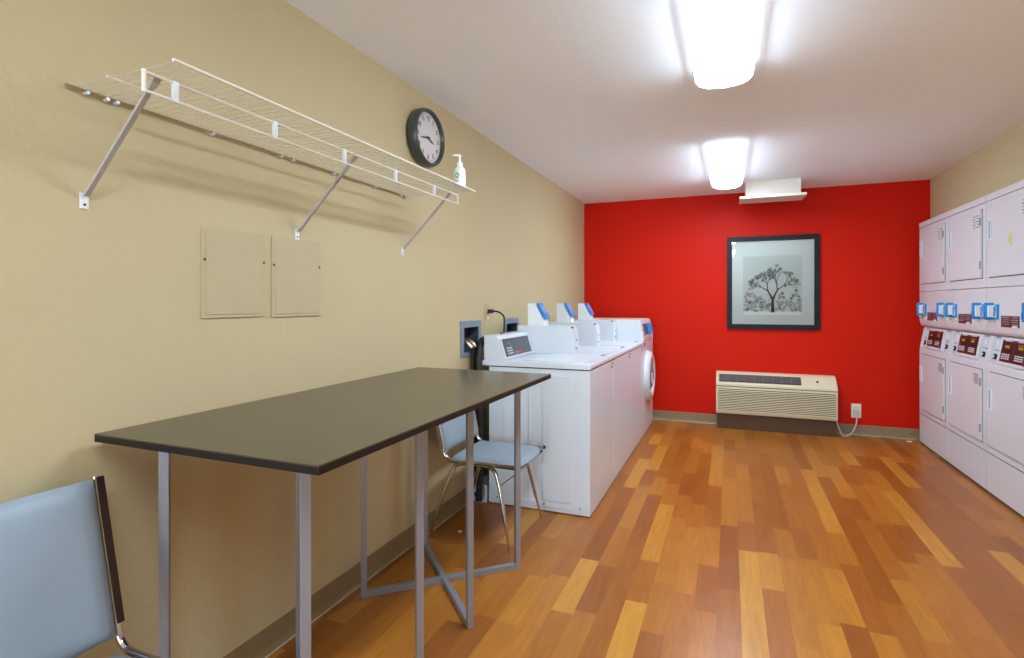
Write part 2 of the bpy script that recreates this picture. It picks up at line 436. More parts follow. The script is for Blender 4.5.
b = MB(); b.m(0).box(ax0+.018, ax1-.018, yf-.007, yf, .185, .405)
b.m(1)
for k in range(13):
    z = .187+k*.0168
    b.prism([(yf-.006, z), (yf-.018, z), (yf-.018, z+.0065), (yf-.006, z+.0095)], 'x', ax0+.018, ax1-.018)
for x in (ax0+.012, ax1-.018): b.box(x, x+.008, yf-.017, yf, .18, .412)
b.build('front_louvre', ['louvre_shade', 'cream'], t)
MB().box(ax0+.002, ax1-.002, yf-.0075, yf, .428, .434).build('crease', 'seam', t)
b = MB(); q0, q1 = onsl(.45), onsl(.62); b.m(0); slab(b, .77, .79, q0, q1, .003, .006); b.build('control_latch', 'seam', t)
MB().box(ax0+.01, ax1-.01, yf+.02, YB-.016, .0, .158).build('sub_base', 'sub', t)
# cord and plug
pts = []
P = [(.935, 5.90, .16), (.955, 5.90, .09), (.985, 5.91, .02), (1.02, 5.93, .008), (1.07, 5.96, .03), (1.11, 6.0, .09), (1.125, 6.02, .16), (1.12, 6.03, .215)]
def spline(P, n=8):
    P = [Vector(p) for p in P]; out = []
    for i in range(len(P)-1):
        a, b_, c, d = P[max(i-1, 0)], P[i], P[i+1], P[min(i+2, len(P)-1)]
        for k in range(n):
            t_ = k/n
            out.append(.5*((2*b_)+(c-a)*t_+(2*a-5*b_+4*c-d)*t_*t_+(3*b_-a-3*c+d)*t_**3))
    out.append(P[-1]); return out
cdp = MB().tube(spline(P), .0065, 8).build('power_cord', 'cord', t, 'pale grey power cord looping to the outlet')
MB().box(1.10, 1.14, 6.02, 6.05, .20, .255, .006).build('plug', 'cord', cdp)
t = thing('wall_outlet', (1.12, YB, .19), 'ivory electrical outlet with a grey plug on the red wall', 'outlet')
MB().box(1.085, 1.168, YB-.008, YB-.001, .165, .30, .003).build('cover_plate', 'ivory', t)
MB().box(1.105, 1.147, YB-.011, YB-.007, .252, .285, .003).m(1).box(1.118, 1.121, YB-.0118, YB-.01, .262, .275).box(1.131, 1.134, YB-.0118, YB-.01, .262, .275).build('socket', ['ivory', 'ink'], t)
tag(MB().prism([(1.50, 5.93), (1.535, 5.925), (1.545, 5.945), (1.515, 5.955)], 'z', .0005, .006).build('paper_scrap', 'paper'), 'tiny white scrap of paper on the floor in the far right corner', 'paper scrap')
tag(MB().prism([(-1.40, 2.66), (-1.385, 2.655), (-1.38, 2.67), (-1.392, 2.678)], 'z', .0005, .005).build('paper_scrap', 'paper'), 'tiny white speck of litter on the floor beneath the tucked-in chair', 'paper scrap')

# ------------------------------------------------------------------ left-wall fixtures
def access_panel(y0, y1, z0, z1, label, smear):
    t = thing('access_panel', (XL, (y0+y1)/2, z0), label, 'access panel', 'painted access panels')
    MB().box(XL, XL+.006, y0, y1, z0, z1, .0015).build('panel_frame', 'panel', t)
    MB().box(XL+.006, XL+.009, y0+.012, y1-.012, z0+.012, z1-.012, .001).build('panel_door', 'panel', t)
    for y, z in ((y0+.007, z1-.105), (y1-.007, z1-.10)):
        MB().lathe([(.0042, 0), (.0042, .003), (.002, .004)], (XL+.006, y, z), 'x', 10).build('screw', 'screw', t)
access_panel(1.215, 1.464, 1.221, 1.514, 'left beige access panel on the wall under the wire shelf', 0)
access_panel(1.496, 1.745, 1.218, 1.515, 'right beige access panel, the one below the middle shelf bracket', 1)

# clock
cy, cz, cr = 2.528, 2.162, .156
t = thing('wall_clock', (XL, cy, cz), 'round dark-rimmed wall clock with a pale dial above the wire shelf', 'clock')
MB().lathe([(cr-.012, .0), (cr-.002, .012), (cr, .04), (cr-.005, .060), (cr-.013, .066), (cr-.020, .062), (cr-.024, .042)], (XL+.001, cy, cz), 'x', 56).build('rim', 'clockc', t, sharp=70)
MB().lathe([(cr-.0225, 0), (cr-.0225, .0015)], (XL+.042, cy, cz), 'x', 56).build('dial', 'dial', t)
b = MB()
for k in range(1, 13):
    a = PI/2-2*PI*k/12
    b.text(str(k), .034, (XL+.0445, cy+.103*math.cos(a), cz+.103*math.sin(a)), (0, 1, 0), (0, 0, 1))
for k in range(60):
    a = 2*PI*k/60; r0 = .118 if k % 5 else .116
    c = Vector((XL+.0445, cy+(r0+.004)*math.cos(a), cz+(r0+.004)*math.sin(a)))
    b.obox(c, Vector((1, 0, 0)), Vector((0, math.cos(a), math.sin(a))), Vector((0, -math.sin(a), math.cos(a))), .0004, .003, .0007 if k % 5 else .0016)
b.build('numerals', 'ink', t)
def hand(ang, l, wd, x, name):
    a = math.radians(90-ang); d = Vector((0, math.cos(a), math.sin(a))); n = Vector((0, -math.sin(a), math.cos(a))); c = Vector((x, cy, cz))
    pts = [c-d*.018+n*wd*.6, c-d*.018-n*wd*.6, c+d*l*.6-n*wd, c+d*l, c+d*l*.6+n*wd]
    b = MB(); A = [b.bm.verts.new(p) for p in pts]; B = [b.bm.verts.new(p+Vector((.001, 0, 0))) for p in pts]
    b.bm.faces.new(A); b.bm.faces.new(B[::-1])
    for i in range(5): b.bm.faces.new([A[i], B[i], B[(i+1) % 5], A[(i+1) % 5]])
    b.build(name, 'ink', t)
hand(258, .092, .0035, XL+.048, 'minute_hand'); hand(111.5, .062, .0045, XL+.046, 'hour_hand')
MB().lathe([(.006, 0), (.006, .004)], (XL+.0455, cy, cz), 'x', 16).build('centre_pin', 'ink', t)

# wire shelf
SY0, SY1, SZ = .842, 2.40, 1.82
t = thing('wire_shelf', (XL, 1.6, SZ), 'long white wire shelf on angled grey brackets on the beige wall', 'shelf')
xf, xt, xm, xb = -1.166, -1.265, -1.400, XL+.012
b = MB()
n = 61
for i in range(n):
    y = SY0+.012+(SY1-SY0-.024)*i/(n-1)
    b.tube([(xb, y, SZ+.002), (xm, y, SZ+.002), (xt, y, SZ+.002), (xf, y, SZ+.002)], .0013, 6)
b.build('deck_wires', 'wired', t)
MB().tube([(xf, SY0, SZ), (xf, SY1, SZ)], .0042, 10).build('front_rod', 'wire', t)
MB().tube([(xm, SY0, SZ), (xm, SY1, SZ)], .0028, 8).build('middle_rod', 'wire', t)
MB().tube([(xb, SY0-.01, SZ-.002), (xb, 2.372, SZ-.002)], .0038, 8).build('wall_rod', 'railb', t, 'tan rod along the wall')
zl = SZ-.054
b = MB(); b.tube([(xt, SY0, SZ-.010), (xt, SY1, SZ-.010)], .0040, 8); b.tube([(xt, SY0, zl), (xt, SY1, zl)], .0040, 8)
for y in (SY0, SY1): b.tube([(xt, y, SZ-.005), (xt, y, zl-.004)], .0052, 8)
b.build('stiffening_rail', 'wire', t)
for y in (.918, 1.232, 1.546, 1.86, 2.17):
    MB().box(xt-.005, xt+.005, y-.007, y+.007, zl-.003, SZ-.006, .001).build('rail_clip', 'clipw', t)
for y in (.882, .930, .955, 1.248, 1.534, 1.593, 1.822, 2.104, 2.319, 2.355):
    MB().lathe([(.004, 0), (.0065, .002), (.0075, .012), (.004, .018)], (XL, y, SZ-.006), 'x', 12).build('wall_clip', 'clips', t)
for y in (.880, 1.622, 2.346):
    a, c = Vector((XL+.010, y, 1.548)), Vector((-1.280, y, SZ-.014))
    d = (c-a).normalized(); p = MB().obox((a+c)/2, d, Vector((0, 1, 0)), d.cross(Vector((0, 1, 0))), (c-a).length/2, .0066, .004, .001)
    p.obox(c-d*.006, d, Vector((0, 1, 0)), d.cross(Vector((0, 1, 0))), .014, .009, .0055, .001)
    p = p.build('brace', 'pole', t)
    MB().box(XL, XL+.004, y-.0105, y+.0105, 1.514, 1.556, .0015).m(1).lathe([(.0035, 0), (.003, .002)], (XL+.004, y, 1.525), 'x', 10).build('wall_plate', ['clipw', 'screw'], p)

# pump bottle on the shelf
bx, by, bz = -1.192, 2.285, SZ+.004
t = thing('pump_bottle', (bx, by, bz), 'white pump bottle with a green mark at the far end of the wire shelf', 'bottle')
MB().lathe([(.024, 0), (.0275, .004), (.0275, .072), (.024, .084), (.012, .094), (.012, .10)], (bx, by, bz), 'z', 28).build('bottle_body', 'bottle', t, sharp=60)
MB().lathe([(.0135, .096), (.0145, .098), (.0135, .113), (.006, .118), (.0045, .120), (.0045, .146)], (bx, by, bz), 'z', 20).build('pump_collar', 'clipw', t)
sp = Vector((-.75, -.66, 0))
MB().tube([Vector((bx, by, bz+.146))-sp*.006, Vector((bx, by, bz+.148))+sp*.016, Vector((bx, by, bz+.145))+sp*.034], [.0062, .0052, .0035], 10).build('pump_spout', 'clipw', t)
b = MB()   # wrapped label: a curved patch facing the room plus a green emblem
def patch(b, a0, a1, z0, z1, r):
    k = 8
    for i in range(k):
        u0, u1 = math.radians(a0+(a1-a0)*i/k), math.radians(a0+(a1-a0)*(i+1)/k)
        b.face([(bx+r*math.cos(u0), by+r*math.sin(u0), bz+z0), (bx+r*math.cos(u1), by+r*math.sin(u1), bz+z0), (bx+r*math.cos(u1), by+r*math.sin(u1), bz+z1), (bx+r*math.cos(u0), by+r*math.sin(u0), bz+z1)])
patch(b, -120, -35, .012, .07, .0278)
b.m(1)
for k in range(6):
    a = k*PI/3; patch(b, -92+math.cos(a)*17-7, -92+math.cos(a)*17+7, .048+math.sin(a)*.010-.004, .048+math.sin(a)*.010+.004, .0281)
b.m(2); patch(b, -112, -75, .024, .027, .0281); patch(b, -112, -82, .018, .020, .0281)
b.build('front_label', ['bottle', 'green', 'galv'], t)

# washer outlet boxes
def outlet_box(i, y0, y1, z0, z1, label):
    t = thing('washer_outlet_box', (XL, (y0+y1)/2, z0), label, 'outlet box', 'recessed washer outlet boxes')
    f = .038; b = MB()
    for a in ((y0-.004, y1+.004, z1-f, z1+.004), (y0-.004, y1+.004, z0-.004, z0+f*.6), (y0-.004, y0+f, z0+f*.6, z1-f), (y1-f*.7, y1+.004, z0+f*.6, z1-f)):
        b.box(XL+.0005, XL+.009, a[0], a[1], a[2], a[3], .001)
    b.build('face_frame', 'galv', t)
    b = MB(); b.box(XL-.085, XL-.081, y0+.003, y1-.003, z0+.003, z1-.003)
    b.box(XL-.081, XL, y0+.002, y0+.005, z0+.003, z1-.003); b.box(XL-.081, XL, y1-.005, y1-.002, z0+.003, z1-.003)
    b.box(XL-.081, XL, y0+.005, y1-.005, z0+.002, z0+.005); b.box(XL-.081, XL, y0+.005, y1-.005, z1-.005, z1-.002)
    b.build('recess', 'galvd', t)
    return t
for (h, lb) in zip(holes, ('largest-looking grey recessed outlet box, with hoses, beside the nearest washer', 'grey recessed outlet box behind the console of the nearest washer', 'grey recessed outlet box mostly hidden behind the second washer')):
    t = outlet_box(0, *h, lb)
    if h is holes[0]:
        for yv in (3.075, 3.135):
            MB().tube([(XL-.07, yv, 1.03), (XL-.02, yv, 1.03), (XL+.01, yv+.006, 1.01), (XL+.03, yv+.014, .985)], [.012, .014, .013, .014], 12).build('valve', 'brass', t)

# water hoses
for k, (y, lb) in enumerate(((3.089, 'left black hose hanging from the outlet box behind the nearest washer'), (3.149, 'right black hose hanging from the outlet box behind the nearest washer'))):
    pts = spline([(XL+.03, y, .985), (XL+.035, y+.01, .94), (XL+.03, y+.01, .80), (XL+.03, y+.01, .50), (XL+.03, y+.01, .2), (XL+.035, y+.01, .12)])
    tag(MB().tube(pts, .013, 10).build('water_hose', 'rubber'), lb, 'hose', 'black washer hoses')
tag(MB().tube(spline([(XL+.035, 3.215, 1.0), (XL+.062, 3.20, 1.03), (XL+.066, 3.16, 1.02), (XL+.075, 3.10, .96), (-1.462, 3.066, .8), (-1.457, 3.062, .5), (-1.457, 3.062, .2), (-1.462, 3.062, .03)]), .021, 12).build('drain_hose', 'rubber'), 'thick black drain hose behind the nearest washer', 'hose')
# socket on the beige wall
t = thing('wall_outlet', (XL, 3.39, 1.15), 'pale outlet plate with a black plug on the beige wall', 'outlet')
MB().box(XL, XL+.006, 3.345, 3.435, 1.148, 1.265, .002).build('cover_plate', 'panel', t)
MB().box(XL+.006, XL+.008, 3.372, 3.408, 1.160, 1.190, .001).m(1).box(XL+.0078, XL+.0085, 3.381, 3.384, 1.168, 1.182).box(XL+.0078, XL+.0085, 3.395, 3.398, 1.168, 1.182).build('socket', ['ivory', 'ink'], t)

# small carton beside the washer
t = thing('small_carton', (-1.485, 3.2, 0), 'small grey-white carton on the floor between wall and nearest washer', 'box')
MB().box(-1.535, -1.435, 3.12, 3.32, 0, .105, .003).build('carton_body', 'colg', t)
MB().box(-1.525, -1.495, 3.119, 3.1205, .03, .055).build('blue_mark', 'dblue', t)

# ------------------------------------------------------------------ top-loading washers (built for the machine whose near side is at local y 0)
WX0, WX1, WW = -1.42, -.765, .697
def washer():
    y0 = 3.116; y1 = y0+WW
    t = thing('top_load_washer', (WX1, y0, 0), 'nearest white top-load washer, its side panel facing the table', 'washing machine', 'white top-load washers along the beige wall')
    b = MB(); b.box(WX0, WX1, y0+.004, y1-.004, .006, .868, .004)
    b.build('cabinet', 'white_app', t)
    b = MB()
    b.box(WX0+.10, WX0+.2, y0-.0005, y0+.003, .10, .85, .0015)
    b.box(WX0+.27, WX0+.28, y0-.0005, y0+.003, .06, .83, .0015)
    b.box(WX0+.36, WX0+.54, y0-.0015, y0+.003, .07, .83, .002)
    b.build('side_panel', 'white_app', t)
    b = MB().box(WX0+.04, WX1-.03, y0-.001, y0+.003, .032, .062, .0012)
    for x in (WX0+.06, WX0+.37, WX1-.06): b.m(1).lathe([(.005, 0), (.004, -.003)], (x, y0-.001, .047), 'y', 10)
    b.build('base_rail', ['white_app', 'screw'], t)
    MB().box(WX0+.02, WX1-.02, y0+.02, y1-.02, 0, .022).build('toe_gap_block', 'seam', t, 'dark block painting the toe-gap shadow')  # dark block stands in for the shadow under the washer cabinet
    # worktop with rounded front
    prof = [(WX0-.046, .874), (WX1+.002, .874), (WX1+.006, .880), (WX1+.005, .898), (WX1-.003, .905), (WX0-.046, .905)]
    MB().prism(prof, 'y', y0-.003, y1-.001, .003).build('worktop', 'white_app', t)
    MB().box(WX0+.01, WX1-.004, y0+.006, y1-.006, .866, .876).build('shadow_gap', 'seam', t)
    ld = MB().box(WX0+.22, WX1-.035, y0+.06, y1-.06, .905, .911, .0025).build('lid', 'white_app', t)
    MB().box(WX1-.055, WX1-.035, y0+.50, y0+.62, .9075, .9125, .001).build('lid_grip', 'galv', ld)
    b = MB()
    for z in (.842, .818): b.box(WX1-.001, WX1+.0016, y1-.075, y1-.040, z, z+.015)
    b.build('front_badge', 'greytext', t)
    # console with a sloping face
    cx1 = -1.313; cy0, cy1 = y0+.004, y0+.585
    prof = [(WX0-.035, .905), (cx1, .905), (cx1-.046, 1.054), (cx1-.056, 1.064), (WX0-.035, 1.064)]
    cn = MB().prism(prof, 'y', cy0, cy1, .004).build('console', 'white_app', t)
    A, B = Vector((cx1-.003, 0, .915)), Vector((cx1-.042, 0, 1.042)); up = (B-A).normalized(); nn = up.cross(Vector((0, -1, 0)))
    if nn.x < 0: nn = -nn
    Yv = Vector((0, 1, 0))
    def plate(b, u0, u1, v0, v1, h0, h1):   # u along the machine's width, v up the slope
        c = A+up*((v0+v1)/2*(B-A).length)+nn*((h0+h1)/2+.002)+Yv*(cy0+(u0+u1)/2)
        b.obox(c, Yv, up, nn, (u1-u0)/2, (v1-v0)/2*(B-A).length, (h1-h0)/2)
    b = MB(); plate(b, .004, .50, .0, .98, 0, .010); b.build('panel_bezel', 'white_app', cn)
    b = MB(); plate(b, .020, .485, .08, .95, .010, .0115)
    b.m(1)
    for r in range(3):
        for c_ in range(4): plate(b, .062+c_*.022, .077+c_*.022, .18+r*.13, .25+r*.13, .0115, .0125)
    b.m(2); plate(b, .17, .235, .17, .22, .0115, .0125)
    for k in range(9): plate(b, .18+k*.014, .190+k*.014, .19+.02*(k % 2), .26, .0115, .0127)
    b.m(3); plate(b, .31, .42, .21, .215, .0115, .0123)
    b.m(4); plate(b, .095, .12, .68, .78, .0115, .0125)
    b.m(5); plate(b, .145, .158, .17, .23, .0115, .013)
    b.m(3); plate(b, .152, .154, .1, .93, .0115, .0123)
    b.build('display', ['disp', 'key', 'orange', 'galv', 'lcd', 'green'], cn)
    MB().box(WX0-.01, WX0+.005, y0+.20, y0+.23, 1.064, 1.070, .001).build('latch', 'ink', cn)
    # meter case and the card reader wedge on it
    m0, m1 = y0+.580, y0+.692
    prof = [(WX0-.03, .905), (-1.018, .905), (-1.020, 1.03), (-1.028, 1.085), (-1.045, 1.107), (WX0-.03, 1.107)]
    mc = MB().prism(prof, 'y', m0, m1, .003).build('meter_case', 'white_app', t)
    MB().lathe([(.006, 0), (.006, .003)], (-1.019, (m0+m1)/2, 1.005), 'x', 12).build('lock', 'galvd', mc)
    MB().box(-1.020, -1.014, m0+.03, m0+.06, .945, .952).build('coin_slot', 'galvd', mc)
    MB().box(-1.045, -1.03, m0-.002, m0+.02, 1.09, 1.10).build('catch', 'galvd', mc)
    rx = -1.372
    prof = [(rx, 1.106), (rx+.128, 1.106), (rx+.128, 1.138), (rx+.060, 1.262), (rx+.055, 1.266), (rx, 1.266)]
    rd = MB().prism(prof, 'y', m0+.004, m1-.012, .002).build('card_reader', 'clipw', t)
    A2, B2 = Vector((rx+.128, 0, 1.150)), Vector((rx+.064, 0, 1.264)); u2 = (B2-A2).normalized(); n2 = Vector((u2.z, 0, -u2.x))
    b = MB(); c = (A2+B2)/2+n2*.009+Yv*((m0+m1)/2-.004)
    b.obox(c, Yv, u2, n2, .047, (B2-A2).length/2, .009, .003)
    b.m(1).obox(c+n2*.0095+u2*.01, Yv, u2, n2, .028, .03, .001)
    b.build('blue_bezel', ['blue', 'lilac'], rd)
    return t
w1 = washer()
w2 = dup(w1, (WX1, 3.116+.7, 0), 'second white top-load washer from the table')
w3 = dup(w1, (WX1, 3.116+1.4, 0), 'third white top-load washer, right before the front-loader')
# power cord of the nearest washer, plugged in the wall socket
for_cord = MB().tube(spline([(XL+.03, 3.385, 1.212), (XL+.075, 3.40, 1.210), (XL+.105, 3.42, 1.185), (XL+.112, 3.425, 1.15), (XL+.110, 3.42, 1.0), (XL+.10, 3.42, .8)]), .006, 8)
for_cord.m(0).box(XL+.008, XL+.045, 3.372, 3.408, 1.199, 1.226, .006)
for_cord.build('power_cord', 'blkplas', w1, 'black cord with plug')

# ------------------------------------------------------------------ front-loading washer
y0, y1 = 3.116+2.105, 3.116+2.105+.68
t = thing('front_load_washer', (WX1, (y0+y1)/2, 0), 'white front-load washer with a round porthole door next to the red wall', 'washing machine')
MB().box(WX0, WX1, y0, y1, .006, .90, .004).build('cabinet', 'white_app', t)
MB().box(WX0+.02, WX1-.02, y0+.02, y1-.02, 0, .022).build('toe_gap_block', 'seam', t, 'dark block painting the toe-gap shadow')  # same painted toe shadow under the front-loader
prof = [(WX0, .902), (WX1+.004, .902), (WX1+.002, .935), (WX1-.026, 1.09), (WX1-.032, 1.10), (WX0, 1.10)]
cn = MB().prism(prof, 'y', y0, y1, .004).build('console', 'white_app', t)
MB().box(WX0+.0, WX1-.036, y0+.005, y1-.005, 1.100, 1.108, .002).build('console_lid', 'ivory', cn)
A2, B2 = Vector((WX1+.002, 0, .935)), Vector((WX1-.026, 0, 1.09)); u2 = (B2-A2).normalized(); n2 = Vector((u2.z, 0, -u2.x)); Yv = Vector((0, 1, 0))
c = (A2+B2)/2
MB().obox(c+Yv*(y0+.24)+n2*.002, Yv, u2, n2, .13, .055, .003).build('display', 'disp', cn)
b = MB().obox(c+Yv*(y0+.43)+n2*.018+u2*-.005, Yv, u2, n2, .045, .055, .018, .004)
b.build('card_slot', 'blue', cn)
for k, z in enumerate((-.05, 0, .045)): MB().obox(c+Yv*(y0+.05)+n2*.001+u2*z, Yv, u2, n2, .008, .006, .003).build('indicator', 'dmaroon', cn)
MB().box(WX1-.001, WX1+.003, y0+.05, y0+.10, .85, .885).build('red_badge', 'maroon', t)
dc = (WX1-.022, (y0+y1)/2-.05, .545)
dr = MB().lathe([(.245, .0), (.252, .015), (.250, .035), (.232, .060), (.205, .072), (.18, .066), (.165, .045), (.165, .03)], dc, 'x', 56).build('porthole_door', 'white_app', t, sharp=70)
MB().lathe([(.166, .028), (.15, .045), (.11, .066), (.05, .078), (.001, .08)], dc, 'x', 40).build('door_glass', 'glassd', dr, sharp=80)
MB().obox(Vector((WX1+.068, y0+.11, .545)), Vector((1, 0, 0)), Vector((0, 1, 0)), Vector((0, 0, 1)), .006, .012, .05, .003).build('door_handle', 'cord', dr)

# ------------------------------------------------------------------ stacked dryers
DX = 1.593; DW = .686
def dryer():
    yF = DY1                # far edge; everything measured towards the camera from it
    D = lambda a: yF-a
    t = thing('stacked_dryer', (DX, yF, 0), 'white stacked dryer standing in the corner beside the red wall', 'dryer', 'white stacked dryers along the right wall')
    g = .004
    ya, yb = D(DW-g), D(g)
    b = MB()
    b.prism([(DX, .018), (DX+.72, .018), (DX+.72, 1.06), (DX+.054, 1.06), (DX+.050, 1.052), (DX+.018, .870), (DX+.002, .864), (DX, .858)], 'y', ya, yb, .003)
    b.build('lower_cabinet', 'white_app2', t)
    MB().prism([(DX+.032, 1.062), (DX+.72, 1.062), (DX+.72, 1.37), (DX, 1.37), (DX, 1.118), (DX+.008, 1.082), (DX+.020, 1.064)], 'y', ya, yb, .003).build('meter_housing', 'white_app2', t)
    MB().box(DX, DX+.72, ya, yb, 1.3735, 1.945, .003).build('upper_cabinet', 'white_app2', t)
    MB().box(DX-.003, DX+.72, ya, yb, 1.948, 1.992, .003).build('top_rail', 'white_app2', t)
    MB().box(DX-.0015, DX+.02, ya+.002, yb-.002, .275, .279).build('kick_seam', 'seam', t)
    MB().box(DX+.01, DX+.6, ya+.01, yb-.01, 0, .02).build('toe_gap_block', 'seam', t, 'dark block painting the toe-gap shadow')
    for nm, z0, z1 in (('lower', .330, .815), ('upper', 1.440, 1.905)):
        d0, d1 = D(DW-.050), D(.060)
        b = MB(); b.m(1).box(DX-.001, DX+.004, d0-.003, d1+.003, z0-.004, z1+.004); b.m(0).box(DX-.014, DX, d0, d1, z0, z1, .004)
        dr = b.build('door', ['white_app2', 'seam'], t)
        hz = z0+.24
        hy1 = d1-.018
        b = MB(); b.m(0)
        for a in ((hy1-.05, hy1-.042, hz, hz+.14), (hy1-.008, hy1, hz, hz+.14), (hy1-.042, hy1-.008, hz+.132, hz+.14), (hy1-.042, hy1-.008, hz, hz+.008)):
            b.box(DX-.020, DX-.013, *a)
        b.m(1).box(DX-.0155, DX-.013, hy1-.042, hy1-.008, hz+.008, hz+.132)
        b.build('pull_handle', ['clipw', 'slotd'], dr)
        for z in (z0+.06, z1-.11):
            MB().box(DX-.017, DX-.012, d0-.004, d0+.008, z, z+.055, .001).build('hinge', 'greytext', dr)
        b = MB()
        if nm == 'upper':
            for k in range(5):
                for q in range(2): b.box(DX-.0148, DX-.0138, d0+.02+q*.055, d0+.062+q*.055-(.012 if (k+q) % 2 else 0), z1-.04-k*.019, z1-.033-k*.019)
            b.build('printed_notice', 'greytext', dr)
        else:
            b.m(1).box(DX-.0146, DX-.0138, d0+.025, d0+.11, z1-.105, z1-.03); b.m(0)
            for k in range(4): b.box(DX-.015, DX-.0145, d0+.032, d0+.10-(.02 if k % 2 else 0), z1-.045-k*.017, z1-.038-k*.017)
            b.build('printed_notice', ['greytext', 'cord'], dr)
    # card readers with screens
    for a in (.108, .600):
        y = D(a); b = MB()
        z0, z1 = 1.160, 1.272
        rd = MB().m(0).box(DX-.012, DX, y-.084, y-.046, z0+.006, z1-.010, .003).m(1).box(DX-.011, DX, y-.048, y-.002, z0+.012, z1-.016, .003).m(0)
        rd.box(DX-.050, DX-.0, y-.018, y, z0-.0, z1, .005); rd.m(1).box(DX-.038, DX-.002, y-.036, y-.016, z0+.018, z1-.018, .003)
        rd.m(2).box(DX-.0515, DX-.049, y-.015, y-.004, z0+.015, z0+.055)
        rd = rd.build('card_reader', ['blue', 'clipw', 'dblue'], t, 'bright blue card reader')
        b = MB(); b.m(0).box(DX-.0145, DX-.0115, y-.078, y-.038, z0+.016, z1-.022); b.m(1).box(DX-.016, DX-.014, y-.074, y-.048, z1-.055, z1-.028); b.m(2).box(DX-.016, DX-.014, y-.060, y-.048, z0+.025, z0+.055)
        b.build('screen', ['paleblue', 'dblue', 'dmaroon'], rd)
        MB().lathe([(.012, 0), (.010, -.02)], (DX-.025, y-.015, z0), 'z', 10).build('key_stub', 'cord', rd)
    b = MB(); p0, p1 = D(.455), D(.225)
    b.m(0).box(DX-.003, DX, p0, p1, 1.120, 1.190)
    b.m(1)
    for r in range(4):
        for q in range(2): b.box(DX-.0036, DX-.0028, p0+.012+q*.115, p0+.10+q*.115-(.02 if (r+q) % 3 == 0 else 0), 1.136+r*.014, 1.139+r*.014)
    b.m(2).box(DX-.0038, DX-.0028, p0+.02, p0+.085, 1.119, 1.131)
    b.build('instruction_plate', ['maroon', 'cord', 'clipw'], t, 'maroon instruction plate with white lines')
    # sloping control fascia: A bottom, B top
    A, B = Vector((DX+.018, 0, .870)), Vector((DX+.050, 0, 1.052)); up = (B-A).normalized(); L_ = (B-A).length
    nn = Vector((-up.z, 0, up.x)); Yv = Vector((0, 1, 0))
    def plate(b, a0, a1, v0, v1, h0, h1, bev=0):
        c = A+up*((v0+v1)/2*L_)+nn*((h0+h1)/2)+Yv*D((a0+a1)/2)
        b.obox(c, Yv, up, nn, abs(a1-a0)/2, (v1-v0)/2*L_, (h1-h0)/2, bev)
    b = MB(); plate(b, .135, .535, .02, .99, 0, .016, .003); plate(b, .0, .028, .0, 1., 0, .016, .003); plate(b, DW-.028, DW-.004, .0, 1., 0, .016, .003)
    fs = b.build('control_fascia', 'white_app2', t)
    b = MB(); plate(b, .175, .500, .14, .90, .016, .0185)
    for k in range(2):
        a = .175+k*.17
        b.m(3); plate(b, a+.005, a+.150, .20, .84, .0185, .0192)
        b.m(1)
        for r in range(3):
            for c_ in range(4): plate(b, a+.02+c_*.027, a+.040+c_*.027, .24+r*.07, .28+r*.07, .0192, .020)
        b.m(2); plate(b, a+.045, a+.10, .62, .72, .0192, .020)
        b.m(1); plate(b, a+.03, a+.125, .86, .89, .0185, .0196)
    b.m(4); plate(b, .38, .45, .755, .78, .0192, .020)
    b.build('display_panel', ['maroon', 'key', 'lcd', 'dmaroon', 'orange'], fs, 'maroon display panel with keypads')
    for a0, a1 in ((.040, .125), (.545, .645)):
        b = MB(); plate(b, a0, a1, .03, .97, 0, .003); b.m(1); plate(b, a0+.02, a1-.02, .48, .51, .003, .010); plate(b, a0+.012, a1-.012, .93, .96, .003, .008)
        b.m(2); c = A+up*(.27*L_)+nn*.003+Yv*D((a0+a1)/2)
        plate(b, (a0+a1)/2-.020, (a0+a1)/2+.020, .16, .36, .003, .014, .006)
        b.m(3); plate(b, (a0+a1)/2-.007, (a0+a1)/2+.005, .22, .30, .014, .016)
        plate(b, a0+.028, a0+.036, .6, .85, .003, .005)
        b.build('coin_meter', ['colg', 'galv', 'ink', 'clipw'], fs, 'pale grey meter strip with a black lock')
    return t
d1 = dryer()
d2 = dup(d1, (DX, DY1-DW, 0), 'middle white stacked dryer of the visible bank')
d3 = dup(d1, (DX, DY1-2*DW, 0), 'nearest white stacked dryer, with a yellow sticker, cut by the right frame edge')
b = MB()
for (u, v, hw, hh) in ((-.005, 0, .022, .030), (.022, -.01, .014, .012), (-.012, -.036, .012, .009)):
    b.box(-.0148, -.0136, -.375+u-hw, -.375+u+hw, 1.665+v-hh, 1.665+v+hh)
me = b.bm; me_ = bpy.data.meshes.new('sticker'); me.to_mesh(me_); me.free(); me_.materials.append(M['yellow'])
o = bpy.data.objects.new('sticker', me_); COL.objects.link(o)
o.parent = [c for c in bpy.data.objects if c.parent == d3 and c.name.startswith('door') and max(v.co.z for v in c.data.vertices) > 1.5][0]
o['label'] = 'pale yellow sticker'

